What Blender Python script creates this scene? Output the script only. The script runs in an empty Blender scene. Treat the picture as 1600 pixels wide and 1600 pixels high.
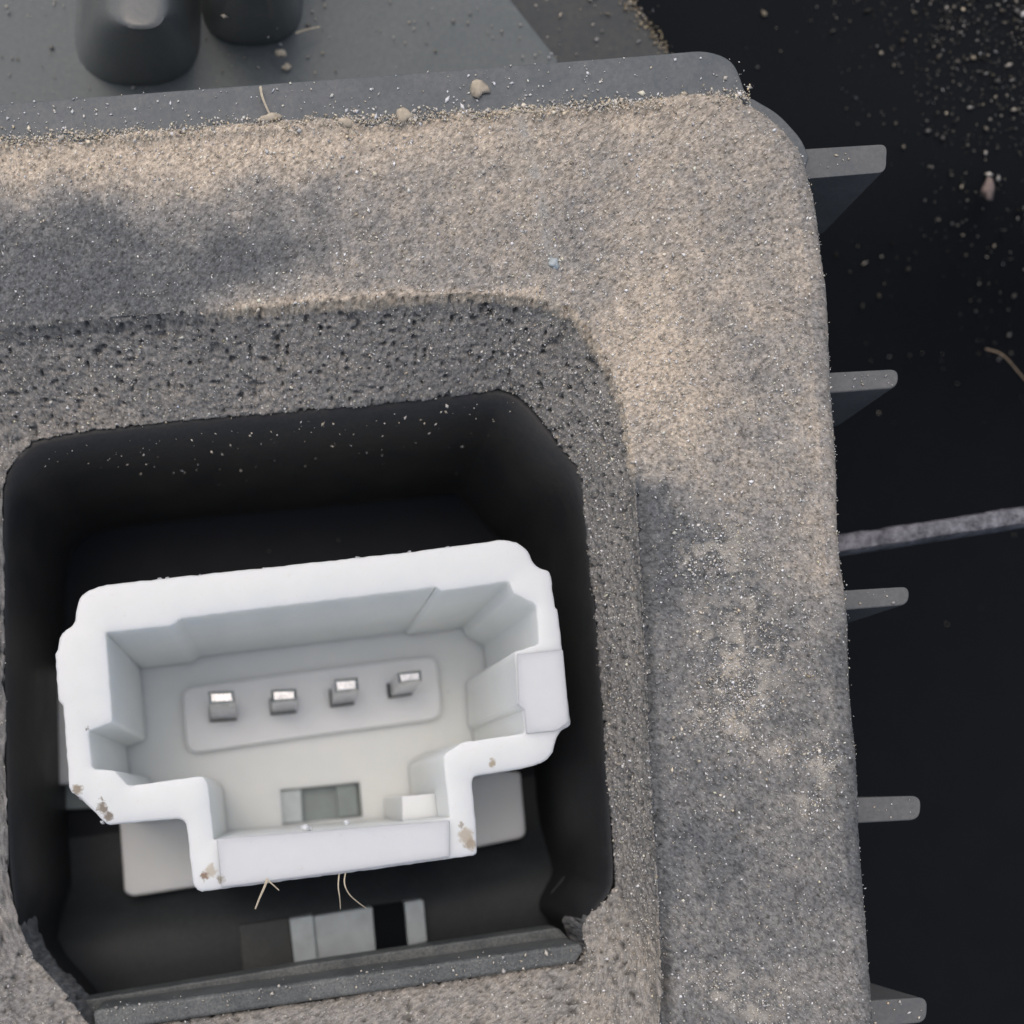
import bpy, bmesh, math, random
import numpy as np
from mathutils import Vector

random.seed(7)
rng = np.random.default_rng(7)
R = math.radians
sc = bpy.context.scene
C = sc.collection

# ------------------------------------------------------------------ camera, sky, sun, exposure
# 1 unit = 100 "px" of the gasket face (about 3 mm).  Gasket face is z = 0, looking straight down at it.
NX, NY, DIST = 430.0, 1265.0, 1600.0
cam = bpy.data.cameras.new('camera')
cam_o = bpy.data.objects.new('camera', cam)
C.objects.link(cam_o)
cam_o.location = (NX / 100, -NY / 100, DIST / 100)
cam.sensor_width = 36
cam.lens = 36
cam.shift_x = (800 - NX) / 1600
cam.shift_y = (NY - 800) / 1600
cam.clip_start = 0.1
cam.clip_end = 500
cam.dof.use_dof = True
cam.dof.focus_distance = DIST / 100 + 0.3
cam.dof.aperture_fstop = 0.105
sc.camera = cam_o

SUN_EL, SUN_AZ = 66, 320          # azimuth clockwise from +Y (picture up): light from the upper left
w = bpy.data.worlds.new('World')
sc.world = w
w.use_nodes = True
nt = w.node_tree
bg = nt.nodes['Background']
sky = nt.nodes.new('ShaderNodeTexSky')
sky.sky_type = 'NISHITA'
sky.sun_disc = False
sky.sun_elevation = R(SUN_EL)
sky.sun_rotation = R(SUN_AZ)
sky.air_density = 1.0
sky.dust_density = 5.0
sky.ozone_density = 1.0
nt.links.new(sky.outputs[0], bg.inputs[0])
bg.inputs[1].default_value = 0.15
sun = bpy.data.lights.new('sun', 'SUN')
sun.energy = 1.15
sun.angle = R(150)
sun.color = (1.0, 0.93, 0.84)
sun_o = bpy.data.objects.new('sun', sun)
C.objects.link(sun_o)
sd = Vector((math.cos(R(SUN_EL)) * math.sin(R(SUN_AZ)), math.cos(R(SUN_EL)) * math.cos(R(SUN_AZ)), math.sin(R(SUN_EL))))
sun_o.rotation_euler = sd.to_track_quat('Z', 'Y').to_euler()
sun_o.location = (0, 0, 40)
sc.view_settings.view_transform = 'Standard'
sc.view_settings.look = 'None'
sc.view_settings.gamma = 1
sc.view_settings.exposure = -0.32

# ------------------------------------------------------------------ helpers
def W(x, y, z=0.0):
    """place a traced outline at its own depth z (px units)"""
    k = (DIST - z) / DIST
    return ((NX + (x - NX) * k) / 100, -(NY + (y - NY) * k) / 100, z / 100)

def WL(loop, z):
    return [W(p[0], p[1], z) for p in loop]

def obj(name, verts, faces, m, parent=None, smooth=True, bevel=0, seg=3, angle=35):
    me = bpy.data.meshes.new(name)
    me.from_pydata([tuple(v) for v in verts], [], faces)
    me.validate()
    bm = bmesh.new(); bm.from_mesh(me)
    bmesh.ops.recalc_face_normals(bm, faces=bm.faces)
    bm.to_mesh(me); bm.free()
    me.materials.append(m)
    me.polygons.foreach_set('use_smooth', [smooth] * len(me.polygons))
    o = bpy.data.objects.new(name, me)
    C.objects.link(o)
    if parent: o.parent = parent
    if bevel:
        b = o.modifiers.new('bevel', 'BEVEL')
        b.width = bevel / 100; b.segments = seg; b.limit_method = 'ANGLE'; b.angle_limit = R(angle)
        b.harden_normals = True
    elif smooth:
        me.set_sharp_from_angle(angle=R(40))
    return o

def empty(name, label, cat, group=None):
    o = bpy.data.objects.new(name, None); C.objects.link(o)
    o['label'] = label; o['category'] = cat
    if group: o['group'] = group
    return o

def tag(o, label, cat, group=None, kind=None):
    o['label'] = label; o['category'] = cat
    if group: o['group'] = group
    if kind: o['kind'] = kind
    return o

def rnd(pts, n=5):
    """round a polygon: points (x, y[, radius])"""
    out = []
    N = len(pts)
    for i, p in enumerate(pts):
        r = p[2] if len(p) > 2 else 0
        P = np.array(p[:2], float)
        if r <= 0:
            out.append(tuple(P)); continue
        A = np.array(pts[i - 1][:2], float) - P; B = np.array(pts[(i + 1) % N][:2], float) - P
        la, lb = np.linalg.norm(A), np.linalg.norm(B)
        t = min(r, la * .48, lb * .48)
        a, b = P + A / la * t, P + B / lb * t
        for k in range(n + 1):
            s = k / n
            out.append(tuple((1 - s) ** 2 * a + 2 * s * (1 - s) * P + s * s * b))
    return out

def resample(loop, step):
    P = np.array(loop, float); Q = np.vstack([P, P[:1]])
    out = []
    for a, b in zip(Q[:-1], Q[1:]):
        n = max(1, int(np.linalg.norm(b - a) / step))
        for k in range(n): out.append(a + (b - a) * k / n)
    return np.array(out)

def poly_n(pts, n):
    P = np.array([p[:2] for p in pts], float)
    d = np.r_[0, np.cumsum(np.linalg.norm(np.diff(P, axis=0), axis=1))]
    t = np.linspace(0, d[-1], n, endpoint=False)
    return np.stack([np.interp(t, d, P[:, k]) for k in (0, 1)], 1)

def smooth_loop(L, it):
    L = L.copy()
    for _ in range(it):
        L = .5 * L + .25 * np.roll(L, 1, 0) + .25 * np.roll(L, -1, 0)
    return L

def offset(L, d):
    """move a closed clockwise (in picture) loop outwards by d"""
    T = np.roll(L, -1, 0) - np.roll(L, 1, 0)
    T /= np.linalg.norm(T, axis=1)[:, None] + 1e-9
    return L + d * np.stack([T[:, 1], -T[:, 0]], 1)

def Lw(loop, z):
    """loop in px at depth z -> world-plane px (straight down afterwards)"""
    k = (DIST - z) / DIST
    L = np.array([p[:2] for p in loop], float)
    return np.array([NX, NY]) + (L - np.array([NX, NY])) * k

def ring_verts(L, z):
    return [(p[0] / 100, -p[1] / 100, z / 100) for p in L]

def loft(rings, closed=True):
    n = len(rings[0]); v = []; f = []
    for r in rings: v += r
    for i in range(len(rings) - 1):
        for j in range(n if closed else n - 1):
            a, b = i * n + j, i * n + (j + 1) % n
            f.append((a, b, b + n, a + n))
    return v, f

def fill(loops, z):
    """flat plate bounded by loops (outer, holes...) in world px"""
    from mathutils.geometry import delaunay_2d_cdt
    pts, es = [], []
    for L in loops:
        o = len(pts); m = len(L)
        pts += [Vector((p[0] / 100, -p[1] / 100)) for p in L]
        es += [(o + k, o + (k + 1) % m) for k in range(m)]
    vs, _, fs, *_r = delaunay_2d_cdt(pts, es, [], 0, 1e-5)
    def inside(L, x, y):
        a = np.asarray(L, float) / 100; b = np.roll(a, -1, 0); ay, by = -a[:, 1], -b[:, 1]
        c = (ay > y) != (by > y)
        xx = a[:, 0] + (y - ay) * (b[:, 0] - a[:, 0]) / np.where(by == ay, 1e-9, by - ay)
        return bool(np.sum(c & (x < xx)) % 2)
    keep = []
    for t in fs:
        cx = sum(vs[k].x for k in t) / len(t); cy = sum(vs[k].y for k in t) / len(t)
        if inside(loops[0], cx, cy) and not any(inside(L, cx, cy) for L in loops[1:]): keep.append(tuple(t))
    return [(p.x, p.y, z / 100) for p in vs], keep

def join(*vf):
    V, F = [], []
    for v, f in vf:
        o = len(V); V += list(v); F += [tuple(i + o for i in t) for t in f]
    return V, F

def prism(name, loop, z0, z1, m, parent=None, bevel=3, seg=3, taper=0):
    L = Lw(loop, z0); n = len(L)
    L1 = offset(L, taper) if taper else L
    v = ring_verts(L, z0) + ring_verts(L1, z1)
    f = [tuple(range(n)), tuple(range(2 * n - 1, n - 1, -1))]
    f += [(j, (j + 1) % n, n + (j + 1) % n, n + j) for j in range(n)]
    return obj(name, v, f, m, parent, bevel=bevel, seg=seg)

def vnoise(P, scale, seed):
    Q = P / scale; I = np.floor(Q).astype(np.int64); Fr = Q - I; Fr = Fr * Fr * (3 - 2 * Fr)
    d = P.shape[1]; out = 0
    for c in range(2 ** d):
        wgt = 1; h = np.full(len(P), seed * 7919, np.int64)
        for k in range(d):
            b = (c >> k) & 1
            wgt = wgt * (Fr[:, k] if b else 1 - Fr[:, k])
            h = (h * 73856093) ^ ((I[:, k] + b) * (19349663, 83492791, 49979687)[k] + 12345)
            h ^= (h >> 13); h = h * 1274126177 & 0x7fffffffffff; h ^= (h >> 16)
        out = out + wgt * ((h & 0xffff) / 65535.0)
    return out

def sstep(a, b, x):
    t = np.clip((x - a) / (b - a), 0, 1); return t * t * (3 - 2 * t)

# ------------------------------------------------------------------ materials
def mat(name):
    m = bpy.data.materials.new(name); m.use_nodes = True
    t = m.node_tree
    return m, t, t.nodes['Principled BSDF']

def noise_node(t, scale, detail=4, rough=.6, coord=None):
    n = t.nodes.new('ShaderNodeTexNoise'); n.inputs['Scale'].default_value = scale
    n.inputs['Detail'].default_value = detail; n.inputs['Roughness'].default_value = rough
    if coord is None:
        tc = t.nodes.new('ShaderNodeTexCoord'); coord = tc.outputs['Object']
    t.links.new(coord, n.inputs['Vector'])
    return n

def ramp(t, src, stops):
    r = t.nodes.new('ShaderNodeValToRGB')
    e = r.color_ramp.elements
    while len(e) < len(stops): e.new(.5)
    for el, (p, c) in zip(e, stops):
        el.position = p; el.color = (*c, 1) if len(c) == 3 else c
    t.links.new(src, r.inputs[0])
    return r

def mix(t, fac, a, b):
    m = t.nodes.new('ShaderNodeMix'); m.data_type = 'RGBA'
    for val, i in ((fac, 0), (a, 6), (b, 7)):
        if hasattr(val, 'is_linked'): t.links.new(val, m.inputs[i])
        else: m.inputs[i].default_value = val if i == 0 else (*val, 1)
    return m.outputs[2]

def bump(t, src, strength, dist, bsdf):
    b = t.nodes.new('ShaderNodeBump'); b.inputs['Strength'].default_value = strength
    b.inputs['Distance'].default_value = dist
    t.links.new(src, b.inputs['Height']); t.links.new(b.outputs[0], bsdf.inputs['Normal'])

def plastic(name, dark, dusty, amount=.5, rough=.5, grain=14, film=1.3):
    """moulded black plastic with a patchy film of dust and fine grain"""
    m, t, b = mat(name)
    big = noise_node(t, film, 6, .65)
    fine = noise_node(t, grain, 3, .7)
    a = t.nodes.new('ShaderNodeMath'); a.operation = 'MULTIPLY'
    t.links.new(big.outputs[0], a.inputs[0]); t.links.new(fine.outputs[0], a.inputs[1])
    r = ramp(t, a.outputs[0], [(.14, (0, 0, 0)), (.42, (amount, amount, amount))])
    col = mix(t, r.outputs[0], dark, dusty)
    t.links.new(col, b.inputs['Base Color'])
    rr = t.nodes.new('ShaderNodeMapRange'); rr.inputs[3].default_value = rough - .08; rr.inputs[4].default_value = rough + .25
    t.links.new(big.outputs[0], rr.inputs[0]); t.links.new(rr.outputs[0], b.inputs['Roughness'])
    b.inputs['Specular IOR Level'].default_value = .4
    bump(t, fine.outputs[0], .25, .02, b)
    return m

M_lip = plastic('dusty_black_plastic', (0.1024, 0.1165, 0.1254), (0.2432, 0.2432, 0.2368), .5, .42)
M_plate = plastic('greyed_black_plastic', (0.1088, 0.1267, 0.1306), (0.192, 0.2048, 0.1984), .5, .44, 10)
M_boss = plastic('smooth_black_plastic', (0.096, 0.1088, 0.1114), (0.1664, 0.1664, 0.1536), .5, .26, 10)
M_boss.node_tree.nodes['Principled BSDF'].inputs['Specular IOR Level'].default_value = .7
M_step = plastic('dark_step_plastic', (.044, .050, .053), (.10, .10, .09), .6, .5, 10)
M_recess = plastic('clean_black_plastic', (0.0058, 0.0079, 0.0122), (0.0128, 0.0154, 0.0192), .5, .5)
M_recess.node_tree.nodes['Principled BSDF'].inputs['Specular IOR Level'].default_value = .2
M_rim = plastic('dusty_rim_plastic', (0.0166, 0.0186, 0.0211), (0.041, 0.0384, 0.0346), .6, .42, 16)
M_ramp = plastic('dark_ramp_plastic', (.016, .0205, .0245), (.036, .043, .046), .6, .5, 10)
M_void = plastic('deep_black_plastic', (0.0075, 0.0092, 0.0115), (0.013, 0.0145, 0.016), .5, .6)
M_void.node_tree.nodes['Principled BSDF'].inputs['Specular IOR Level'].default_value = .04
M_fin = plastic('worn_black_plastic', (0.1126, 0.1216, 0.1254), (0.192, 0.1856, 0.1792), .7, .45)
M_ledge = plastic('scuffed_black_plastic', (.054, .062, .066), (.23, .24, .23), .8, .36, 22)

def white_plastic():
    m, t, b = mat('white_nylon')
    n = noise_node(t, 1.6, 4, .6)
    r = ramp(t, n.outputs[0], [(.3, (.765, .795, .785)), (.7, (.805, .825, .81))])
    n2 = noise_node(t, 9, 6, .75)
    spot = ramp(t, n2.outputs[0], [(.60, (0, 0, 0)), (.74, (.4, .4, .4))])
    t.links.new(mix(t, spot.outputs[0], (.83, .83, .81), (.62, .55, .45)), b.inputs['Base Color'])
    mx = mix(t, spot.outputs[0], r.outputs[0], (.66, .60, .50))
    # grime stains caught on the corners of the rim
    tc = t.nodes.new('ShaderNodeTexCoord')
    nd = noise_node(t, 14, 4, .7)
    off = t.nodes.new('ShaderNodeVectorMath'); off.operation = 'MULTIPLY_ADD'
    off.inputs[1].default_value = (.22, .22, .22)
    t.links.new(nd.outputs['Color'], off.inputs[0]); t.links.new(tc.outputs['Object'], off.inputs[2])
    for x, y, r, c in [(121, 1234, 11, (.30, .24, .17)), (160, 1262, 11, (.22, .18, .13)), (169, 1276, 10, (.20, .16, .12)), (160, 1247, 4, (.3, .27, .22)),
                       (320, 1369, 9, (.26, .16, .09)), (345, 1374, 9, (.38, .34, .27)), (330, 1360, 12, (.56, .51, .42)), (728, 1306, 16, (.52, .46, .37)), (735, 1320, 12, (.42, .35, .26)), (722, 1288, 6, (.4, .36, .3)),
                       (770, 1192, 7, (.42, .36, .25)), (137, 1139, 4, (.2, .18, .15)), (280, 970, 4, (.5, .45, .38))]:
        p = W(x, y, -70)
        dn = t.nodes.new('ShaderNodeVectorMath'); dn.operation = 'DISTANCE'
        t.links.new(off.outputs[0], dn.inputs[0]); dn.inputs[1].default_value = (p[0] + .11, p[1] + .11, p[2] + .11)
        mr = t.nodes.new('ShaderNodeMapRange'); mr.inputs[1].default_value = r / 100; mr.inputs[2].default_value = r / 190
        mr.inputs[3].default_value = 0; mr.inputs[4].default_value = .9
        t.links.new(dn.outputs['Value'], mr.inputs[0])
        mx = mix(t, mr.outputs[0], mx, c)
    t.links.new(mx, b.inputs['Base Color'])
    b.inputs['Roughness'].default_value = .38
    b.inputs['Subsurface Weight'].default_value = 1.0
    b.inputs['Subsurface Radius'].default_value = (1, .95, .85)
    b.inputs['Subsurface Scale'].default_value = .35
    n3 = noise_node(t, 5, 4, .6)
    bump(t, n3.outputs[0], .05, .04, b)
    return m
M_white = white_plastic()
def pad_plastic():
    m, t, b = mat('milky_nylon')
    n = noise_node(t, 1.6, 4, .6)
    r = ramp(t, n.outputs[0], [(.3, (.85, .87, .86)), (.7, (.88, .895, .885))])
    t.links.new(r.outputs[0], b.inputs['Base Color'])
    b.inputs['Roughness'].default_value = .4
    b.inputs['Subsurface Weight'].default_value = 1
    b.inputs['Subsurface Radius'].default_value = (1, .95, .85)
    b.inputs['Subsurface Scale'].default_value = .5
    return m
M_pad = pad_plastic()

def simple(name, col, rough=.6, metal=0, var=.28, scale=8):
    m, t, b = mat(name)
    n = noise_node(t, scale, 5, .65)
    lo = tuple(c * (1 - var) for c in col); hi = tuple(min(1, c * (1 + var * .7)) for c in col)
    r = ramp(t, n.outputs[0], [(.3, lo), (.7, hi)])
    t.links.new(r.outputs[0], b.inputs['Base Color'])
    b.inputs['Roughness'].default_value = rough; b.inputs['Metallic'].default_value = metal
    bump(t, n.outputs[0], .2, .02, b)
    return m
M_metal = simple('tinned_metal', (.60, .61, .62), .2, .95)
M_grey = simple('grey_green_plastic', (0.25, 0.2937, 0.2937), .45, 0, .12, 3)
M_pale = simple('pale_grey_plastic', (0.50, 0.56, 0.575), .4, 0, .14, 3)
M_hair = simple('straw_fibre', (0.625, 0.55, 0.4125), .7)
M_brown = simple('brown_grime', (0.325, 0.25, 0.175), .9)
M_crumb = simple('tan_crumb', (0.55, 0.4813, 0.375), .9)
M_pink = simple('pinkish_crumb', (.22, .17, .15), .9)

def attr_mat(name, rough=1.0, spec=.1, fine=38, vary=.26):
    """colour comes from the mesh's 'tone' attribute: the real dust cover of the surface"""
    m, t, b = mat(name)
    a = t.nodes.new('ShaderNodeAttribute'); a.attribute_name = 'tone'
    n = noise_node(t, fine, 2, .6)
    r = ramp(t, n.outputs[0], [(.3, (1 - vary,) * 3), (.7, (1 + vary,) * 3)])
    mm = t.nodes.new('ShaderNodeMix'); mm.data_type = 'RGBA'; mm.blend_type = 'MULTIPLY'; mm.inputs[0].default_value = 1
    t.links.new(a.outputs['Color'], mm.inputs[6]); t.links.new(r.outputs[0], mm.inputs[7])
    t.links.new(mm.outputs[2], b.inputs['Base Color'])
    b.inputs['Roughness'].default_value = rough; b.inputs['Specular IOR Level'].default_value = spec
    bump(t, n.outputs[0], .5, .02, b)
    return m
M_foam = attr_mat('dusty_foam', 1.0, .08)
M_dust = attr_mat('dust_grain', .9, .2, 20, .15)

def set_tone(me, col):
    at = me.color_attributes.new('tone', 'FLOAT_COLOR', 'POINT')
    c = np.ones((len(me.vertices), 4), np.float32); c[:, :3] = col
    at.data.foreach_set('color', c.ravel())

# ------------------------------------------------------------------ housing (large structure)
H = empty('plastic_housing', 'black plastic housing with triangular side fins and a recessed socket opening', 'plastic housing')

# opening of the socket, traced at the foot of the foam
OPEN = [
    [(50, 690), (130, 675), (300, 655), (500, 638), (700, 618), (780, 610)],
    [(780, 610), (803, 616), (830, 640), (870, 690), (903, 726), (913, 762)],
    [(913, 762), (930, 950), (945, 1150), (955, 1300), (960, 1385)],
    [(960, 1385), (945, 1405), (915, 1430), (905, 1450), (915, 1475), (905, 1500)],
    [(905, 1500), (500, 1562), (150, 1614)],
    [(150, 1614), (110, 1560), (55, 1500), (40, 1470)],
    [(40, 1470), (15, 1380), (8, 1100), (5, 760)],
    [(5, 760), (20, 725), (50, 690)]]
INNER = [
    [(-150, 522), (0, 508), (150, 499), (330, 485), (500, 470), (640, 461), (760, 458)],
    [(760, 458), (850, 467), (895, 485), (930, 530), (955, 580), (975, 632), (988, 700)],
    [(988, 700), (993, 760), (1000, 900), (1010, 1100), (1018, 1250), (1028, 1400), (1033, 1520)],
    [(1033, 1520), (1030, 1600), (990, 1670), (900, 1700)],
    [(900, 1700), (-50, 1790)],
    [(-50, 1790), (-130, 1770), (-170, 1700)],
    [(-170, 1700), (-190, 640)],
    [(-190, 640), (-180, 560), (-150, 522)]]
OUTER = [
    [(-300, 215), (0, 195), (600, 159), (850, 145)],
    [(850, 145), (1140, 131), (1174, 150), (1200, 163), (1240, 195), (1268, 232), (1284, 300), (1292, 380), (1300, 450), (1309, 600)],
    [(1309, 600), (1313, 650), (1325, 850), (1338, 1050), (1352, 1250), (1366, 1450), (1380, 1620)],
    [(1380, 1620), (1380, 1800), (1300, 1900)],
    [(1300, 1900), (-300, 1960)],
    [(-300, 1960), (-390, 1930), (-420, 1800)],
    [(-420, 1800), (-400, 500)],
    [(-400, 500), (-380, 300), (-300, 236)]]
NS = [400, 330, 400, 70, 200, 50, 70, 40]
def loop_of(segs, it=3, ns=NS):
    return smooth_loop(np.vstack([poly_n(s, n) for s, n in zip(segs, ns)]), it)
Lo, Li, Lp = loop_of(OUTER, 6), loop_of(INNER, 6), loop_of(OPEN, 4)
Lp_w = Lw(Lp, -120)

# socket wall and floor
few = [24, 12, 20, 10, 20, 8, 12, 6]
Ls = Lw(loop_of(OPEN, 1, few), -120)
prof = [(12, -128), (2, -124), (-5, -126), (-16, -134), (-28, -150), (-37, -172), (-43, -202), (-47, -250), (-49, -320), (-50, -525)]
upp = (.42 + .58 * (1 - sstep(640, 800, Ls[:, 1])))[:, None]
unit = offset(Ls, 1.0) - Ls
low = sstep(1400, 1520, Ls[:, 1])[:, None]
rg = [ring_verts(Ls + unit * (d * upp * (1 - low) + 26 * low), z) for d, z in prof]
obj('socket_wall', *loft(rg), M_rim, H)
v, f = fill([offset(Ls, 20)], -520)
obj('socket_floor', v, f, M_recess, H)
# outer side wall, under the foam's edge
Lside = offset(loop_of(OUTER, 3, [20, 14, 24, 8, 10, 6, 8, 6]), -14)
v, f = loft([ring_verts(Lside, -200), ring_verts(offset(Lside, -4), -1300)])
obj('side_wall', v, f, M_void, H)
# deep panel beside and behind the housing
def grid_panel(name, x0, x1, y0, y1, zf, m, nx=30, ny=30):
    v, f = [], []
    for j in range(ny + 1):
        for i in range(nx + 1):
            x = x0 + (x1 - x0) * i / nx; y = y0 + (y1 - y0) * j / ny
            v.append(W(x, y, zf(x, y)))
    for j in range(ny):
        for i in range(nx):
            a = j * (nx + 1) + i
            f.append((a, a + 1, a + nx + 2, a + nx + 1))
    return obj(name, v, f, m, H)
def panel_z(x, y):
    return -480 - 420 * float(sstep(np.array(150.), np.array(1100.), np.array(float(y)))) + 90 * float(sstep(np.array(1250.), np.array(1650.), np.array(float(x)))) * (1 - float(sstep(np.array(250.), np.array(700.), np.array(float(y)))))
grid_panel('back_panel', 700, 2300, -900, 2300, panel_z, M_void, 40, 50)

# plates behind the lip
prism('back_plate', [(-700, -500), (560, -420), (796, -4), (872, 92), (880, 330), (-700, 420)], -330, -700, M_plate, H, 4)
prism('stepped_plate', [(500, -420), (700, -420), (975, -10), (1048, 84), (1060, 330), (700, 330)], -352, -700, M_step, H, 5)

def boss(base, top, zb, zt):
    n = len(base)
    A, B = Lw(base, zb), Lw(top, zt)
    rings = []
    for s, u in ((-.05, -.1), (-.01, -.01), (.05, .015), (.12, .06), (.22, .16), (.36, .40), (.5, .62), (.62, .77), (.75, .88), (.88, .95), (1, .985)):
        rings.append(ring_verts(A + (B - A) * s, zb + (zt - zb) * u))
    for sh_, u in ((.15, 1.0), (.4, 1.008), (.7, 1.01)):
        rings.append(ring_verts(B + (B.mean(0) - B) * np.array([1, .25]) * sh_, zb + (zt - zb) * u))
    v, f = loft(rings)
    nn = len(v)
    f.append(tuple(range(nn - n, nn)))
    return obj('boss', v, f, M_boss, H)
def stadium(x0, x1, yb, yt=-420, tilt=-.05):
    r = (x1 - x0) / 2; cx = (x0 + x1) / 2
    pts = []
    for k in range(25):
        a = math.pi * k / 24
        ex = 1.0
        pts.append((cx + r * math.copysign(abs(math.cos(a)) ** .8, math.cos(a)), yb - r * .8 + r * .8 * math.sin(a) ** .85))
    pts += [(x0 + 20, yt), (x1 + 20, yt)]
    return pts[::-1]
boss(stadium(116, 314, 134), stadium(184, 258, 44), -330, -150)
boss(stadium(314, 474, 70), stadium(352, 438, -6), -330, -150)

# raised lip along the top of the foam
lip = rnd([(-420, 190), (0, 160), (550, 119), (1000, 85), (1105, 76, 26), (1148, 92, 30), (1172, 158), (600, 196), (0, 232), (-420, 262)])
prism('rim_lip', lip, 3, -420, M_lip, H, 6, 4)
# thin flange showing outside the foam at its top right corner
prism('flange', rnd([(1130, 140), (1178, 153), (1218, 176, 20), (1254, 216, 20), (1266, 245), (1240, 320), (1100, 300)]), -22, -200, M_lip, H, 5)

# triangular fins along the right side
FIN = [((1240, 234), (1386, 225), 44, 1.0, 12, 175), ((1270, 583), (1405, 576), 30, .9, 17, 165),
       ((1290, 924), (1422, 916), 29, .8, 15, 165), ((1310, 1247), (1440, 1243), 38, .8, 16, 160), ((1320, 1566), (1450, 1558), 40, .8, 16, 160)]
for (xa, ya), (xb, yb), th, k, rr, dep in FIN:
    top = rnd([(xa, ya), (xb, yb, rr), (xb - 2, yb + th, rr), (xa, ya + th + 3)], 6)
    z0 = -60
    T = Lw(top, z0)
    Bm = T.copy()
    xw = Lw([(xa + 46, ya)], z0 - dep)[0, 0]
    Bm[:, 0] = np.minimum(Bm[:, 0], xw)
    n = len(T)
    mid = T.copy(); 
    v = ring_verts(T, z0) + ring_verts(T, z0 - 10) + ring_verts(Bm, z0 - dep)
    f = [tuple(range(n))] + [(i * n + j, i * n + (j + 1) % n, (i + 1) * n + (j + 1) % n, (i + 1) * n + j) for i in (0, 1) for j in range(n)]
    f.append(tuple(range(3 * n - 1, 2 * n - 1, -1)))
    obj('fin', v, f, M_fin, H, bevel=3, seg=3, angle=40)

# scuffed rib crossing the dark gap on the right
def rough_bar(name, a, b, th, z0, z1, m, seed, amp=2.0):
    n = 60; r = np.random.default_rng(seed)
    A, B = np.array(a, float), np.array(b, float)
    j1 = np.convolve(r.normal(0, amp, n + 6), np.ones(4) / 4, 'same')[:n]; j2 = np.convolve(r.normal(0, amp, n + 6), np.ones(4) / 4, 'same')[:n]
    rings = []
    for i in range(n):
        p = A + (B - A) * i / (n - 1)
        sec = []
        for dy, z in ((0, z1), (j1[i], z0 - 8), (4 + j1[i], z0), (th * .5, z0 + 2 + j2[i]), (th - 4 + j2[i], z0), (th + j2[i], z0 - 8), (th, z1)):
            sec.append(W(p[0], p[1] + dy, z0)[:2] + (z / 100,))
        rings.append(sec)
    v, f = loft(rings, closed=False)
    f += [tuple(range(7)), tuple(range(len(v) - 1, len(v) - 8, -1))]
    return obj(name, v, f, m, H)
M_rib = plastic('abraded_plastic', (.06, .06, .07), (.32, .32, .35), .85, .55, 9, 2.2)
rough_bar('rib', (1300, 836), (1720, 771), 31, -230, -262, M_rib, 3, 1.2)

# plastic ledge along the bottom of the opening
prism('ledge', rnd([(122, 1564), (500, 1503), (872, 1449, 8), (908, 1486), (500, 1545), (150, 1594)]), -190, -240, M_ledge, H, 4)
prism('ledge_bar', rnd([(144, 1579, 10), (500, 1531), (906, 1474, 8), (914, 1484, 6), (900, 1505, 8), (500, 1563), (150, 1614, 10)]), -104, -200, M_ledge, H, 9, 4)
rows_ = []
for k in range(9):
    t = k / 8
    rows_.append([W(x, (1300 + 5 * math.sin(x / 90)) + (1600 - 1300) * t - (x - 150) * .13, -516 + 112 * float(sstep(np.array(.15), np.array(.62), np.array(t)))) for x in np.linspace(20, 1000, 24)])
obj('socket_ramp', *loft(rows_, closed=False), M_ramp, H)

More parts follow.
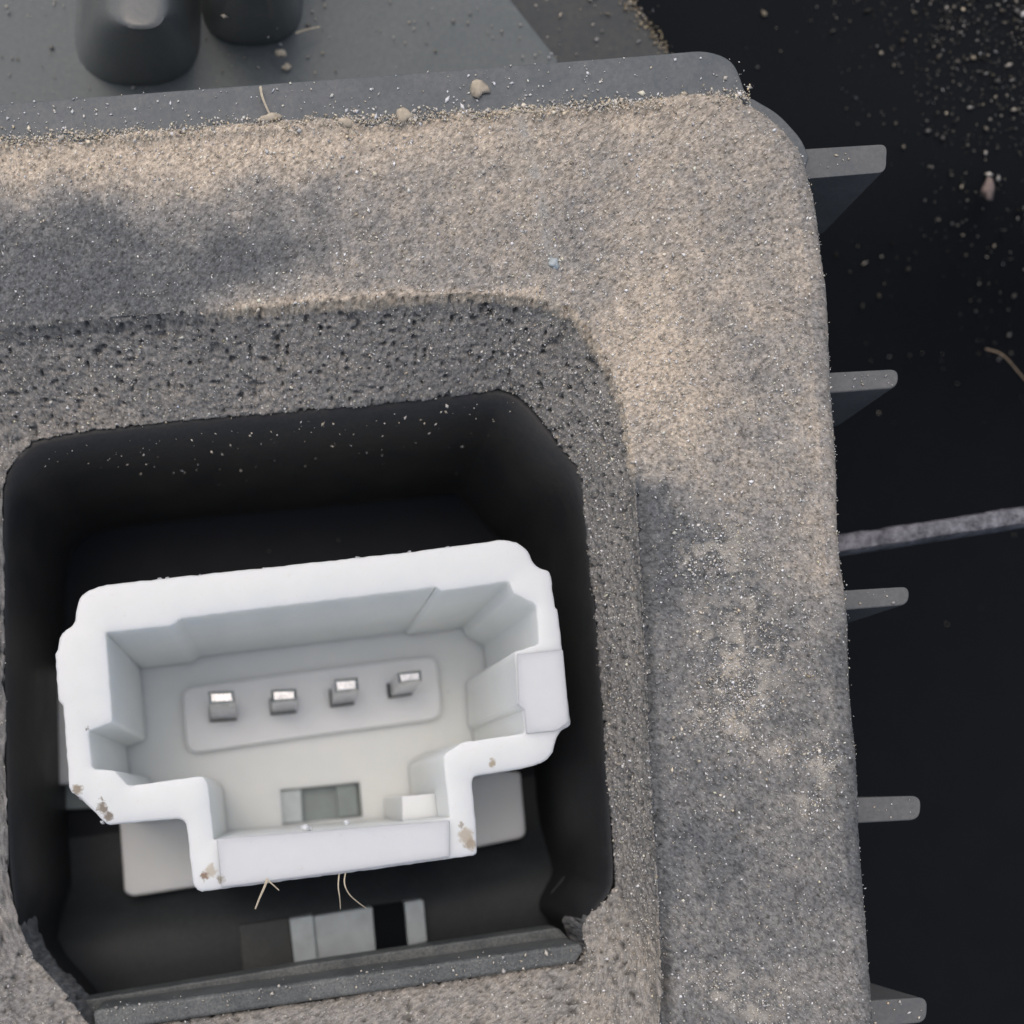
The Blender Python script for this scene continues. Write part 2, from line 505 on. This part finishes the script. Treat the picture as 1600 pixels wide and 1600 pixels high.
# ------------------------------------------------------------------ foam gasket
def foam():
    rows = []   # (loop, z)
    Lo_f, Li_f = Lo, Li
    for z in np.linspace(-260, -34, 26): rows.append((Lo_f, z))
    for a in np.linspace(10, 90, 9):
        rows.append((offset(Lo_f, -26 * (1 - math.cos(R(a)))), -34 + 34 * math.sin(R(a))))
    Lr = offset(Lo_f, -26)
    NF = 122
    for k in range(1, NF):
        t = k / NF
        rows.append((Lr + (Li_f - Lr) * t, 0))
    Lr2 = Li_f
    NSL = 72
    for k in range(NSL + 1):
        t = k / NSL
        # steep shoulder, then a slope down to the opening
        zz = -120 * (.12 * min(1, t * 12) + .88 * t)
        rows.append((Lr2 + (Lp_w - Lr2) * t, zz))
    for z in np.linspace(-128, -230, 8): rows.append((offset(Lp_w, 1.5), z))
    nR, nC = len(rows), len(Lo)
    G = np.zeros((nR, nC, 3))
    for i, (L, z) in enumerate(rows):
        G[i, :, :2] = L; G[i, :, 2] = z
    iF0, iF1 = 26 + 9, 26 + 9 + NF - 1            # face rows
    kind = np.zeros((nR, nC)); kind[iF1:iF1 + NSL + 1] = 1; kind[iF1 + NSL + 1:] = 2; kind[:26] = 3
    # crease beside the cut edge on the right leg
    P = G.reshape(-1, 3)
    x, y = P[:, 0], P[:, 1]
    K = kind.ravel()
    # normals
    du = np.gradient(G, axis=0); dv = np.roll(G, -1, 1) - np.roll(G, 1, 1)
    N = np.cross(dv, du).reshape(-1, 3)
    N /= np.linalg.norm(N, axis=1)[:, None] + 1e-9
    flat = N[(K == 0)]
    if flat[:, 2].mean() < 0: N = -N
    # relief: lumps, cells, grain, pits
    lump = vnoise(P, 120, 1) - .5; mid = vnoise(P, 26, 2) - .5
    cell = vnoise(P, 8.5, 3) - .5; cell2 = vnoise(P, 5.0, 5) - .5
    white = np.clip((vnoise(P, 3.9, 8) + vnoise(P, 3.2, 9) - 1) * 3.6, -2.5, 2.5)
    white2 = np.clip((vnoise(P, 3.8, 18) + vnoise(P, 3.1, 19) - 1) * 3.6, -2.5, 2.5)
    cut = np.where(K >= 1, 1.0, 0.0)
    h = 9 * lump + 1.6 * mid + (.5 + 2.4 * cut) * cell + (.5 + 1.8 * cut) * cell2 + (0.28 + .4 * cut) * white
    pit = (rng.random(len(P)) < .004).astype(float) * rng.uniform(3, 8, len(P))
    pit = pit + cut * 15 * np.clip(vnoise(P, 7.5, 61) - .70, 0, .3) / .3
    h -= pit
    onb = (K == 3) | (K == 2)
    h = np.where(onb, h * .8, h)
    # groove on the right leg next to the inner edge
    xi = np.interp(y, [700, 760, 900, 1100, 1250, 1400, 1520, 1640], [988, 993, 1000, 1010, 1018, 1028, 1033, 1034])
    g = np.exp(-((x - xi - 9) / 9) ** 2) * sstep(690, 780, y) * (K == 0)
    h -= g * (9 + 16 * np.exp(-((y - 1540) / 70) ** 2))
    # dust cover 0..1
    wrp = lambda sc_, a, s0: a * np.stack([vnoise(P, sc_, s0) - .5, vnoise(P, sc_, s0 + 1) - .5], 1)
    P2 = P[:, :2] + wrp(130, 70, 21) + wrp(42, 46, 23) + wrp(14, 16, 25)
    xw, yw = P2[:, 0], P2[:, 1]
    def blob(cx, cy, rx, ry, rot=0):
        c, s = math.cos(R(rot)), math.sin(R(rot))
        X, Y = (xw - cx) * c + (yw - cy) * s, -(xw - cx) * s + (yw - cy) * c
        return np.exp(-(X / rx) ** 2 - (Y / ry) ** 2)
    n1 = vnoise(P, 150, 11) - .5; n2 = vnoise(P, 45, 12) - .5; n3 = vnoise(P, 15, 13) - .5
    topline = np.interp(x, [-300, 0, 600, 1165], [243, 225, 188, 153])
    h += 7 * np.exp(-((y - topline - 4) / 9) ** 2) * (K == 0) * (x < 1160) * (.2 + vnoise(P, 30, 71))
    D = np.full(len(P), .70)
    D -= .70 * np.clip(1.6 * blob(60, 420, 330, 95, -4), 0, 1) + .34 * blob(420, 400, 130, 55, -6)
    D += .30 * np.exp(-((y - topline - 5) / 10) ** 2) + .38 * np.exp(-((y - topline - 40) / 42) ** 2) * (1 - sstep(300, 1000, x)) + .15 * np.exp(-((y - topline - 22) / 30) ** 2)
    D += .16 * blob(330, 300, 240, 60, -8)
    D += .32 * blob(1010, 590, 95, 150, -25)
    leg = sstep(0, 1, (yw - (738 + np.clip(x - 1120, 0, 400) * .4)) / (30 + np.clip(x - 1010, 0, 400) * .9)) * (x > 960)
    D = D * (1 - leg) + leg * (.15 + .08 * sstep(1050, 1300, x))
    D -= leg * .20 * blob(1050, 800, 90, 110)
    D += .05 * leg * sstep(1250, 1600, y)
    cl = np.clip(blob(1170, 1040, 60, 95, 15) + blob(1140, 1108, 45, 26) + .8 * blob(1255, 1205, 55, 28, 40) + .6 * blob(1130, 860, 60, 60) + .6 * blob(1150, 1560, 90, 30), 0, 1)
    D += cl * np.clip((vnoise(P, 9, 31) - .45) * 2.4, 0, 1) * .5
    D += .22 * n1 + .22 * n2 + .15 * n3
    D -= .30 * g  # crease shade put into the colour: darker along the groove
    # cut side of the foam: mostly clean, dustier at the left foot
    S = .44 + .20 * n1 + .16 * n2 + .26 * blob(120, 640, 260, 75, -6) + .10 * sstep(1250, 1500, y)
    # dirt held along the upper arris
    tt = np.zeros((nR, nC)); tt[iF1:iF1 + NSL + 1] = np.linspace(0, 1, NSL + 1)[:, None]; tt = tt.ravel()
    rimx = sstep(280, 420, x) * (1 - sstep(700, 760, y))
    rim = np.exp(-((tt * 110 - 1) / 5) ** 2) * rimx * (K == 1)
    rimf = rimx * .8 * np.exp(-(np.maximum(0, (np.interp(x, [330, 500, 640, 760], [485, 470, 461, 458]) - y)) / 10) ** 2) * (K == 0) * (x < 850)
    S = S + rim * 1.1 * (0.6 + vnoise(P, 18, 41))
    D = D + rimf * .45
    T = np.where(K == 1, S, D)
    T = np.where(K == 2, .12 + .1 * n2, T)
    T = np.where(K == 3, .42 + .35 * n2 + .2 * n3, T)
    edge = np.zeros((nR, nC)); edge[22:38] = 1; T = T - .15 * edge.ravel()
    # dust sits on the grain; shade of the pores is painted as darker pits
    T = T + .16 * np.clip(cell, -.5, .5) + .05 * white - .02 * pit * (K == 1)
    T = np.clip(T, 0, 1.15)
    clean = np.array([.132, .138, .142]); tan = np.array([.505, .438, .355])
    grey = np.array([.272, .262, .246])
    a = np.clip(T / .5, 0, 1)[:, None]; b = np.clip((T - .5) / .5, 0, 1.2)[:, None]
    col = clean + (grey - clean) * a + (tan - grey) * b
    col *= (1 + .17 * white2 + .15 * rng.normal(0, 1, len(P)))[:, None]
    # pale scuff running down from the lip
    sc_ = np.exp(-((x - np.interp(y, [180, 300, 420, 520], [815, 842, 862, 870])) / 9) ** 2) * sstep(170, 200, y) * (1 - sstep(420, 520, y)) * np.clip((vnoise(P, 16, 51) - .35) * 3, 0, 1) * .75
    col = col + (np.array([.38, .38, .36]) - col) * sc_[:, None]
    wh = np.clip(cl * 1.3, 0, 1) * (K == 0) * np.clip((.6 * vnoise(P, 26, 53) + .4 * vnoise(P, 8, 54) - .52) * 9, 0, 1) * .75
    col = col + (np.array([.56, .52, .45]) - col) * wh[:, None]
    col = np.clip(col, .02, .85)
    Q = P + N * h[:, None]
    verts = np.stack([Q[:, 0] / 100, -Q[:, 1] / 100, Q[:, 2] / 100], 1)
    idx = np.arange(nR * nC).reshape(nR, nC)
    j = np.roll(idx, -1, 1)
    F = np.stack([idx[:-1], j[:-1], j[1:], idx[1:]], -1).reshape(-1, 4)[:, ::-1]
    me = bpy.data.meshes.new('foam_gasket')
    me.vertices.add(len(verts)); me.vertices.foreach_set('co', verts.ravel().astype(np.float32))
    me.loops.add(F.size); me.loops.foreach_set('vertex_index', F.ravel().astype(np.int32))
    me.polygons.add(len(F)); me.polygons.foreach_set('loop_start', np.arange(0, F.size, 4, dtype=np.int32))
    me.update(calc_edges=True); me.validate()
    set_tone(me, col)
    me.polygons.foreach_set('use_smooth', [True] * len(me.polygons))
    me.materials.append(M_foam)
    o = bpy.data.objects.new('foam_gasket', me); C.objects.link(o)
    tag(o, 'thick grey foam gasket caked with tan dust around the socket opening', 'foam gasket')
    return Q, T, K, cl
Q, T, K, CL = foam()

# ------------------------------------------------------------------ white connector
E = empty('electrical_connector', 'white four pin electrical connector sitting in the dark socket', 'connector')
ZF = -70           # front of its rim
ZB = -478          # inner floor
OUT = rnd([(122, 930, 22), (156, 914, 20), (640, 862), (790, 842, 12), (822, 852, 18), (836, 884, 10), (861, 893, 8), (868, 948), (872, 952), (884, 1060),
           (893, 1132, 5), (872, 1146, 10), (862, 1186, 30), (826, 1200, 20), (737, 1213, 12), (744, 1290), (746, 1336, 6), (560, 1362), (312, 1394, 10), (302, 1384, 6),
           (290, 1278, 16), (168, 1289, 6), (124, 1246, 5), (108, 1236, 8), (98, 1102, 4), (90, 1094, 4), (86, 1022), (90, 1014), (93, 990, 12), (116, 976, 10)])
INN = rnd([(165, 988, 4), (268, 977, 3), (283, 966, 3), (682, 917, 3), (690, 923, 3), (796, 908, 7), (802, 926, 4), (838, 944, 8), (842, 1006, 5), (804, 1018, 3), (808, 1100, 4),
           (816, 1110, 3), (819, 1146, 5), (722, 1160, 8), (692, 1180, 8), (703, 1277, 3), (630, 1287), (356, 1308, 4), (334, 1312, 3), (325, 1228), (318, 1212, 10), (200, 1228, 6),
           (180, 1204, 6), (144, 1201, 6), (138, 1142, 5), (176, 1128, 5)])
# work with equal handling: resample
Lout = Lw(resample(OUT, 9), ZF); Linn = Lw(resample(INN, 9), ZF)
Lout += rng.normal(0, .35, Lout.shape); Linn += rng.normal(0, .3, Linn.shape)
rb = 4.5
cap = fill([offset(Lout, -rb), offset(Linn, 3)], ZF)
ro = [ring_verts(offset(Lout, -rb * (1 - math.sin(R(a)))), ZF - rb * (1 - math.cos(R(a)))) for a in (0, 22, 45, 68, 90)] + [ring_verts(Lout, ZB - 30)]
ri = [ring_verts(offset(Linn, 3 * (1 - math.sin(R(a)))), ZF - 3 * (1 - math.cos(R(a)))) for a in (0, 30, 60, 90)] + [ring_verts(offset(Linn, -3), ZB)]
V, F = join(cap, loft(ro), loft(ri))
sh = obj('shell', V, F, M_white, E)
bm = bmesh.new(); bm.from_mesh(sh.data)
bmesh.ops.remove_doubles(bm, verts=bm.verts, dist=1e-4); bmesh.ops.recalc_face_normals(bm, faces=bm.faces)
bm.to_mesh(sh.data); bm.free()
# proud mould steps on the rim and the rounded bar across its foot
prism('rim_step', [(808, 1022), (880, 1015), (890, 1128), (870, 1142), (823, 1147), (820, 1110), (811, 1102)], ZF + 2.5, ZF - 12, M_white, sh, 2)
prism('foot_bar', [(339, 1311), (520, 1297), (703, 1282), (703, 1339), (560, 1359), (346, 1387)], ZF + 2.5, ZF - 12, M_white, sh, 2.4, 4)
# floor with the latch window cut through it
Lwin = Lw([(438, 1234), (562, 1222), (567, 1276), (442, 1289)], ZB)
V, F = join(fill([offset(Linn, 4), Lwin], ZB), loft([ring_verts(Lwin, ZB), ring_verts(Lwin, ZB - 34)]))
obj('connector_floor', V, F, M_white, E)
win = obj('window_recess', *fill([offset(Lwin, 4)], ZB - 34), M_grey, E)
prism('rib', [(436, 1236), (470, 1232), (473, 1284), (441, 1287)], ZB - 12, ZB - 34, M_pale, win, 2)
prism('rib', [(524, 1226), (556, 1224), (561, 1274), (529, 1278)], ZB - 20, ZB - 34, M_grey, win, 2)
# raised pad that carries the pins
prism('terminal_pad', rnd([(284, 1076, 18), (486, 1048), (682, 1024, 18), (692, 1122, 22), (490, 1149), (292, 1178, 20)]), ZB + 22, ZB - 5, M_pad, E, 5, 4)
# pins
PIN = [((326, 1101), (370, 1099), (373, 1126), (328, 1129), (-3, -22)), ((421, 1090), (465, 1088), (466, 1114), (423, 1118), (0, -14)),
       ((514, 1076), (555, 1072), (556, 1101), (516, 1106), (6, -16)), ((604, 1067), (645, 1062), (646, 1086), (607, 1092), (15, -17))]
for a, b, c, d, (tx, ty) in PIN:
    zb, zt = ZB + 22, ZB + 165
    Bq = np.array([a, b, c, d], float); Bq = Bq.mean(0) + (Bq - Bq.mean(0)) * np.array([.92, .9]); Tq = Bq + np.array([tx, ty])
    Tq[2:, 1] += -4; 
    cT = Tq.mean(0)
    v = WL(Bq, zb - 6) + WL(Bq, zb) + WL(Tq, zt - 8) + WL(cT + (Tq - cT) * np.array([.80, .62]), zt)
    f = [(i * 4 + j, i * 4 + (j + 1) % 4, (i + 1) * 4 + (j + 1) % 4, (i + 1) * 4 + j) for i in range(3) for j in range(4)] + [(12, 13, 14, 15), (3, 2, 1, 0)]
    cB = Bq.mean(0)
    prism('pin_gap_shade', list(map(tuple, cB + (Bq - cB) * np.array([1.03, 1.06]) + np.array([-1.2, .4]))), zb + .5, zb - 3, M_recess, E, .5, 1)  # thin dark plate painted in for the shaded gap around the pin
    obj('pin', v, f, M_metal, E, bevel=1.6, seg=2, angle=20)
# small stop block inside the lower slot
prism('stop_block', [(628, 1244), (700, 1238), (706, 1300), (630, 1300)], -190, ZB, M_white, E, 2)
# wider flange behind the shell
prism('flange', rnd([(186, 1280), (296, 1262), (330, 1382), (206, 1401, 16), (194, 1394)]), -430, -540, M_white, E, 5)
prism('flange', rnd([(716, 1200), (814, 1206, 6), (823, 1308, 14), (716, 1330)]), -430, -540, M_white, E, 5)
prism('side_tab', rnd([(66, 1050), (140, 1040), (150, 1222), (88, 1226), (80, 1080), (70, 1076)]), -440, -540, M_white, E, 4)
prism('side_foot', rnd([(76, 1222), (160, 1222), (170, 1262), (78, 1266)]), -500, -520, M_grey, E, 3)
# back of the latch seen through the slot low in the socket
prism('latch_rib', rnd([(452, 1436), (489, 1430), (496, 1500), (460, 1506)]), -378, -440, M_pale, E, 3)
prism('latch_bridge', rnd([(489, 1432), (582, 1417), (588, 1487), (496, 1500)]), -388, -440, M_pale, E, 3)
prism('latch_rib', rnd([(632, 1410, 3), (662, 1405, 5), (668, 1472, 4), (638, 1478)]), -380, -440, M_pale, E, 3)
prism('latch_slot', rnd([(580, 1417), (640, 1409), (646, 1478), (586, 1488)]), -394, -440, M_void, H, 1)
prism('latch_pad', rnd([(372, 1446), (452, 1434), (460, 1508), (380, 1520)]), -396, -440, M_step, H, 3)
# flash nubs left by the mould
def rock(name, c, r, m, parent=None, sq=(1, 1, 1), seed=0, sub=2):
    bm = bmesh.new(); bmesh.ops.create_icosphere(bm, subdivisions=sub, radius=1)
    P = np.array([v.co[:] for v in bm.verts]); n = vnoise(P * 10 + 50, 7, seed + 3) - .5 + .45 * (vnoise(P * 10 + 50, 2.6, seed + 9) - .5)
    for v, k, p in zip(bm.verts, n, P): v.co = Vector(p) * (1 + 1.3 * k)
    for v in bm.verts:
        v.co = Vector((c[0] + v.co.x * r * sq[0] / 100, c[1] + v.co.y * r * sq[1] / 100, c[2] + v.co.z * r * sq[2] / 100))
    me = bpy.data.meshes.new(name); bm.to_mesh(me); bm.free()
    me.materials.append(m)
    me.polygons.foreach_set('use_smooth', [True] * len(me.polygons))
    o = bpy.data.objects.new(name, me); C.objects.link(o)
    if parent: o.parent = parent
    return o
for i, (x, y, r) in enumerate([(476, 1293, 6), (484, 1294, 3.5), (540, 1285, 4.5), (312, 900, 3), (413, 889, 2.5), (250, 906, 4), (262, 905, 3.5), (560, 873, 3.5), (640, 863, 3), (700, 857, 3), (128, 1247, 3.5), (160, 1285, 3)]):
    rock('flash_nub', W(x, y, ZF - 9), r, M_white, sh, (1.3, 1.1, 1), i, 1)


# ------------------------------------------------------------------ grime, crumbs, fibres
for nm, x, y, z, r, m, sq, lab in [
        ('crumb', 748, 138, 6, 13, M_crumb, (1, 1, .5), 'large pale crumb lying on the middle of the black lip'),
        ('crumb', 633, 182, 6, 9, M_crumb, (1.2, 1, .6), 'tan crumb on the foam edge below the pale crumb of the lip'),
        ('crumb', 540, 191, 5, 8, M_crumb, (1.3, .9, .6), 'brown crumb on the foam edge right of the curly fibre'),
        ('crumb', 425, 184, 5, 8, M_crumb, (1.7, .7, .6), 'flat straw crumb at the foot of the curly fibre on the lip'),
        ('crumb', 866, 738, -400, 15, M_crumb, (1.1, .7, .3), 'tan flake stuck to the dark socket wall near its upper right corner'),
        ('crumb', 1543, 296, -400, 13, M_pink, (.8, 1.3, .5), 'pinkish chip lying on the dark panel at the right'),
        ('crumb', 440, 83, -300, 8, M_crumb, (1.3, .8, .5), 'pale crumb on the plate beside the smaller boss'),
        ('crumb', 448, 104, -322, 6, M_crumb, (1.3, .8, .5), 'small pale crumb just above the lip below the smaller boss'),
        ('crumb', 866, 412, 4, 7, M_pale, (1, 1.3, .5), 'whitish chip on the dusty foam above the inner corner')]:
    tag(rock(nm, W(x, y, z), r, m, None, sq, int(x)), lab, 'crumb', 'crumbs of dirt')

def tube(name, pts, r, m, lab):
    P = [Vector(W(*p)) for p in pts]
    # smooth
    for _ in range(2):
        Qp = [P[0]]
        for a, b in zip(P[:-1], P[1:]): Qp += [a * .75 + b * .25, a * .25 + b * .75]
        P = Qp + [P[-1]]
    rings = []
    for i, p in enumerate(P):
        t = (P[min(i + 1, len(P) - 1)] - P[max(i - 1, 0)]).normalized()
        u = t.cross(Vector((0, 0, 1))); u = u.normalized() if u.length > 1e-4 else Vector((1, 0, 0))
        q = t.cross(u)
        rr = r / 100 * (1 - .5 * i / len(P))
        rings.append([tuple(p + u * rr * math.cos(a) + q * rr * math.sin(a)) for a in (0, 1.257, 2.513, 3.77, 5.027)])
    v, f = loft(rings)
    o = obj(name, v, f, m)
    return tag(o, lab, 'fibre', 'stray fibres')
tube('fibre', [(407, 136, 8), (409, 150, 12), (415, 165, 12), (422, 180, 8), (433, 188, 5)], 2.2, M_hair, 'curly pale fibre on the black lip near the larger boss')
tube('fibre', [(800, 171, 7), (830, 176, 6), (862, 173, 5)], 1.8, M_hair, 'straw coloured sliver lying where the foam meets the lip')
tube('fibre', [(418, 1372, -70), (414, 1385, -60), (406, 1402, -60), (399, 1420, -70)], 2.4, M_hair, 'thick straw fibre hanging from the bottom of the white connector')
tube('fibre', [(416, 1374, -70), (424, 1380, -66), (436, 1391, -72)], 1.6, M_hair, 'short forked straw fibre beside the thick hanging one')
tube('fibre', [(530, 1365, -75), (528, 1385, -70), (531, 1402, -75), (532, 1420, -90)], 1.3, M_hair, 'straight thin hair below the middle of the connector')
tube('fibre', [(540, 1363, -75), (537, 1380, -70), (545, 1398, -75), (562, 1412, -90), (572, 1419, -100)], 1.3, M_hair, 'wavy thin hair curving right below the connector')
tube('fibre', [(1540, 545, -500), (1566, 552, -490), (1586, 575, -490), (1602, 594, -490), (1640, 640, -500)], 1.3, M_brown, 'dim curved hair on the dark panel at the right edge')
tube('fibre', [(912, 1318, -330), (890, 1360, -330), (862, 1395, -330)], .8, M_fin, 'faint dark hair in the lower right of the socket')
tube('fibre', [(462, 52, -300), (480, 46, -300), (500, 42, -310)], 2.0, M_hair, 'pale sliver on the plate right of the smaller boss')

# ------------------------------------------------------------------ dust grains (uncountable)
OCT_V = np.array([(1, 0, 0), (-1, 0, 0), (0, 1, 0), (0, -1, 0), (0, 0, 1), (0, 0, -1)], float)
OCT_F = np.array([(0, 2, 4), (2, 1, 4), (1, 3, 4), (3, 0, 4), (2, 0, 5), (1, 2, 5), (3, 1, 5), (0, 3, 5)])
def grains(name, pos, size, cols, label, elong=.6):
    """pos in world units"""
    n = len(pos)
    ang = rng.uniform(0, 6.283, n); s = size / 100
    st = np.stack([s * (1 + elong * rng.random(n)), s * rng.uniform(.5, 1, n), s * rng.uniform(.4, .9, n)], 1)
    V = OCT_V[None] * st[:, None, :] * (1 + .3 * rng.normal(0, 1, (n, 6, 1)))
    c, sn = np.cos(ang)[:, None], np.sin(ang)[:, None]
    X = V[..., 0] * c - V[..., 1] * sn; Y = V[..., 0] * sn + V[..., 1] * c
    V = np.stack([X, Y, V[..., 2]], -1) + np.asarray(pos)[:, None, :]
    F = (OCT_F[None] + (np.arange(n) * 6)[:, None, None]).reshape(-1, 3)
    me = bpy.data.meshes.new(name); V = V.reshape(-1, 3)
    me.vertices.add(len(V)); me.vertices.foreach_set('co', V.ravel().astype(np.float32))
    me.loops.add(F.size); me.loops.foreach_set('vertex_index', F.ravel().astype(np.int32))
    me.polygons.add(len(F)); me.polygons.foreach_set('loop_start', np.arange(0, F.size, 3, dtype=np.int32))
    me.update(calc_edges=True); me.validate()
    set_tone(me, np.repeat(cols, 6, 0))
    me.materials.append(M_dust)
    o = bpy.data.objects.new(name, me); C.objects.link(o)
    return tag(o, label, 'dust', kind='stuff')
def tones(n, lo=.2, hi=.6, warm=.12):
    b = rng.uniform(lo, hi, n) * 1.25
    wv = rng.normal(warm, .07, n)
    return np.clip(np.stack([b * (1 + wv * .6), b, b * (1 - wv)], 1), .02, .85)

# on the foam: more where it is dusty
ok = (Q[:, 0] > -30) & (Q[:, 0] < 1420) & (Q[:, 1] < 1640) & (K != 2)
pr = np.where(ok, .03 + .25 * np.clip(T, 0, 1) + 1.1 * CL * (K == 0), 0); pr /= pr.sum()
ix = rng.choice(len(Q), 46000, p=pr)
pp = Q[ix] + rng.normal(0, 1.5, (len(ix), 3))
pos = np.stack([pp[:, 0] / 100, -pp[:, 1] / 100, (pp[:, 2] + 1.0) / 100], 1)
sz = np.clip(rng.lognormal(-.08, .45, len(ix)), .5, 3.2)
grains('foam_dust', pos, sz, tones(len(ix), .28, .9, .12) * np.clip(rng.normal(.95, .2, (len(ix), 1)), .4, 1.3), 'fine pale grains of dust clinging to the grey foam gasket')

# on the lip
n = 520
x = rng.uniform(-20, 1165, n); u = rng.random(n) ** 1.0
u = np.where(rng.random(n) < .6, 1 - rng.exponential(.16, n), u); u = np.clip(u, .03, 1)
yt = np.interp(x, [-420, 0, 550, 1000, 1165], [190, 160, 119, 85, 85]); yb = np.interp(x, [-420, 0, 600, 1170], [256, 226, 190, 154])
y = yt + (yb - yt) * u
pos = np.array([W(a, b, 4) for a, b in zip(x, y)])
grains('lip_dust', pos, np.clip(rng.lognormal(.4, .5, n), .6, 4.5), tones(n, .4, .85, .08), 'pale dust specks scattered along the black lip')
# packed dirt where the lip meets the foam
n = 5200
x = rng.uniform(-20, 1172, n); yb = np.interp(x, [-420, 0, 600, 1170], [254, 224, 188, 153])
y = yb + rng.normal(1, 4.5, n) - rng.exponential(4, n) * (vnoise(np.stack([x, x], 1), 30, 77) > .4)
pos = np.array([W(a, b, c) for a, b, c in zip(x, y, rng.uniform(0, 8, n))])
grains('seam_dirt', pos, np.clip(rng.lognormal(.35, .4, n), .8, 4), tones(n, .28, .65, .16), 'tan dirt packed along the seam between lip and foam')
# on plates, bosses
n = 230
x = rng.uniform(0, 1040, n); y = rng.uniform(-10, 150, n)
keep = y < np.interp(x, [0, 550, 1000], [158, 117, 80]); x, y = x[keep], y[keep]
z = np.where(x > 865, -348, -326)
z = np.where((x > 120) & (x < 310) & (y < 125), -235, z); z = np.where((x > 322) & (x < 468) & (y < 60), -235, z)
pos = np.array([W(a, b, c) for a, b, c in zip(x, y, z)])
keep = ~(((x > 110) & (x < 320) & (y < 134)))
pos = pos[keep]
grains('plate_dust', pos, np.clip(rng.lognormal(.6, .5, len(pos)), .8, 5), tones(len(pos), .14, .5), 'dull dust specks on the plate behind the lip')
# on the dark panel, thickest in the upper right corner
n = 5200
x = 1100 + 620 * np.sqrt(rng.random(n)); y = rng.exponential(190, n) - 30
cl_ = vnoise(np.stack([x, y], 1), 70, 91) * .6 + vnoise(np.stack([x, y], 1), 28, 92) * .4
keep = (rng.random(n) < np.clip(((x - 1120) / 480) ** 1.3, .04, 1) * np.clip((cl_ - .36) * 4, .08, 1)) & (y < 1000)
x, y = x[keep], y[keep]
pos = np.array([W(a, b, panel_z(a, b) + 4) for a, b in zip(x, y)])
grains('panel_dust', pos, np.clip(rng.lognormal(.2, .6, len(pos)), .6, 6), tones(len(pos), .02, .45) * (.15 + rng.random((len(pos), 1))) ** 1.3, 'scattered pale dust specks on the dark panel at the right')
n = 160
t_ = rng.random(n)
pos = np.array([W(a, b, -350) for a, b in zip(978 + 74 * t_ + rng.normal(-4, 5, n), -10 + 98 * t_ + rng.normal(0, 5, n))])
grains('edge_dirt', pos, np.clip(rng.lognormal(.7, .4, n), 1, 5), tones(n, .12, .35, .25), 'brown dirt along the edge of the stepped plate behind the lip')
# in the socket and on the bar
n = 170
x = rng.uniform(120, 905, n); y = np.interp(x, [130, 905], [1590, 1488]) + rng.normal(0, 9, n)
pos = np.array([W(a, b, -100) for a, b in zip(x, y)])
grains('ledge_dust', pos, np.clip(rng.lognormal(.3, .5, n), .7, 4), tones(n, .2, .6), 'tiny dust specks on the ledge below the connector')
n = 150
x = rng.uniform(60, 860, n); y = 690 - .11 * (x - 50) + 15 + rng.exponential(38, n)
z = DIST - DIST * (-(1265 - (690 - .11 * (x - 50))) * 1.075 + 44) / (y - 1265)
pos = np.array([W(a, b, max(c, -515) + 3) for a, b, c in zip(x, y, z)])
grains('socket_dust', pos, np.clip(rng.lognormal(.2, .45, n), .7, 3.5), tones(n, .12, .5), 'sparse dust specks on the dark upper wall of the socket')
n = 46
q = rng.integers(0, 5, n); u = rng.random(n); v_ = rng.random(n)
pos = np.array([W(FIN[k][0][0] + 40 + (FIN[k][1][0] - FIN[k][0][0] - 48) * a, FIN[k][0][1] + (FIN[k][1][1] - FIN[k][0][1]) * a + 4 + (FIN[k][2] - 8) * b, -59) for k, a, b in zip(q, u, v_)])
grains('fin_dust', pos, np.clip(rng.lognormal(.3, .4, n), .8, 3), tones(n, .3, .7), 'few pale dust specks on the front edges of the fins')
n = 26
x = np.r_[rng.uniform(175, 800, 20), 345, 713, 475, 700, 640, 480]; y = np.r_[rng.uniform(930, 1260, 20), 1001, 962, 1006, 1080, 1115, 1060]
pos = np.array([W(a, b, ZB + 2) for a, b in zip(x[20:], y[20:])])
grains('connector_dust', pos, rng.uniform(1.2, 2.4, len(pos)), np.tile([.12, .1, .08], (len(pos), 1)), 'a few dark dust specks inside the white connector')
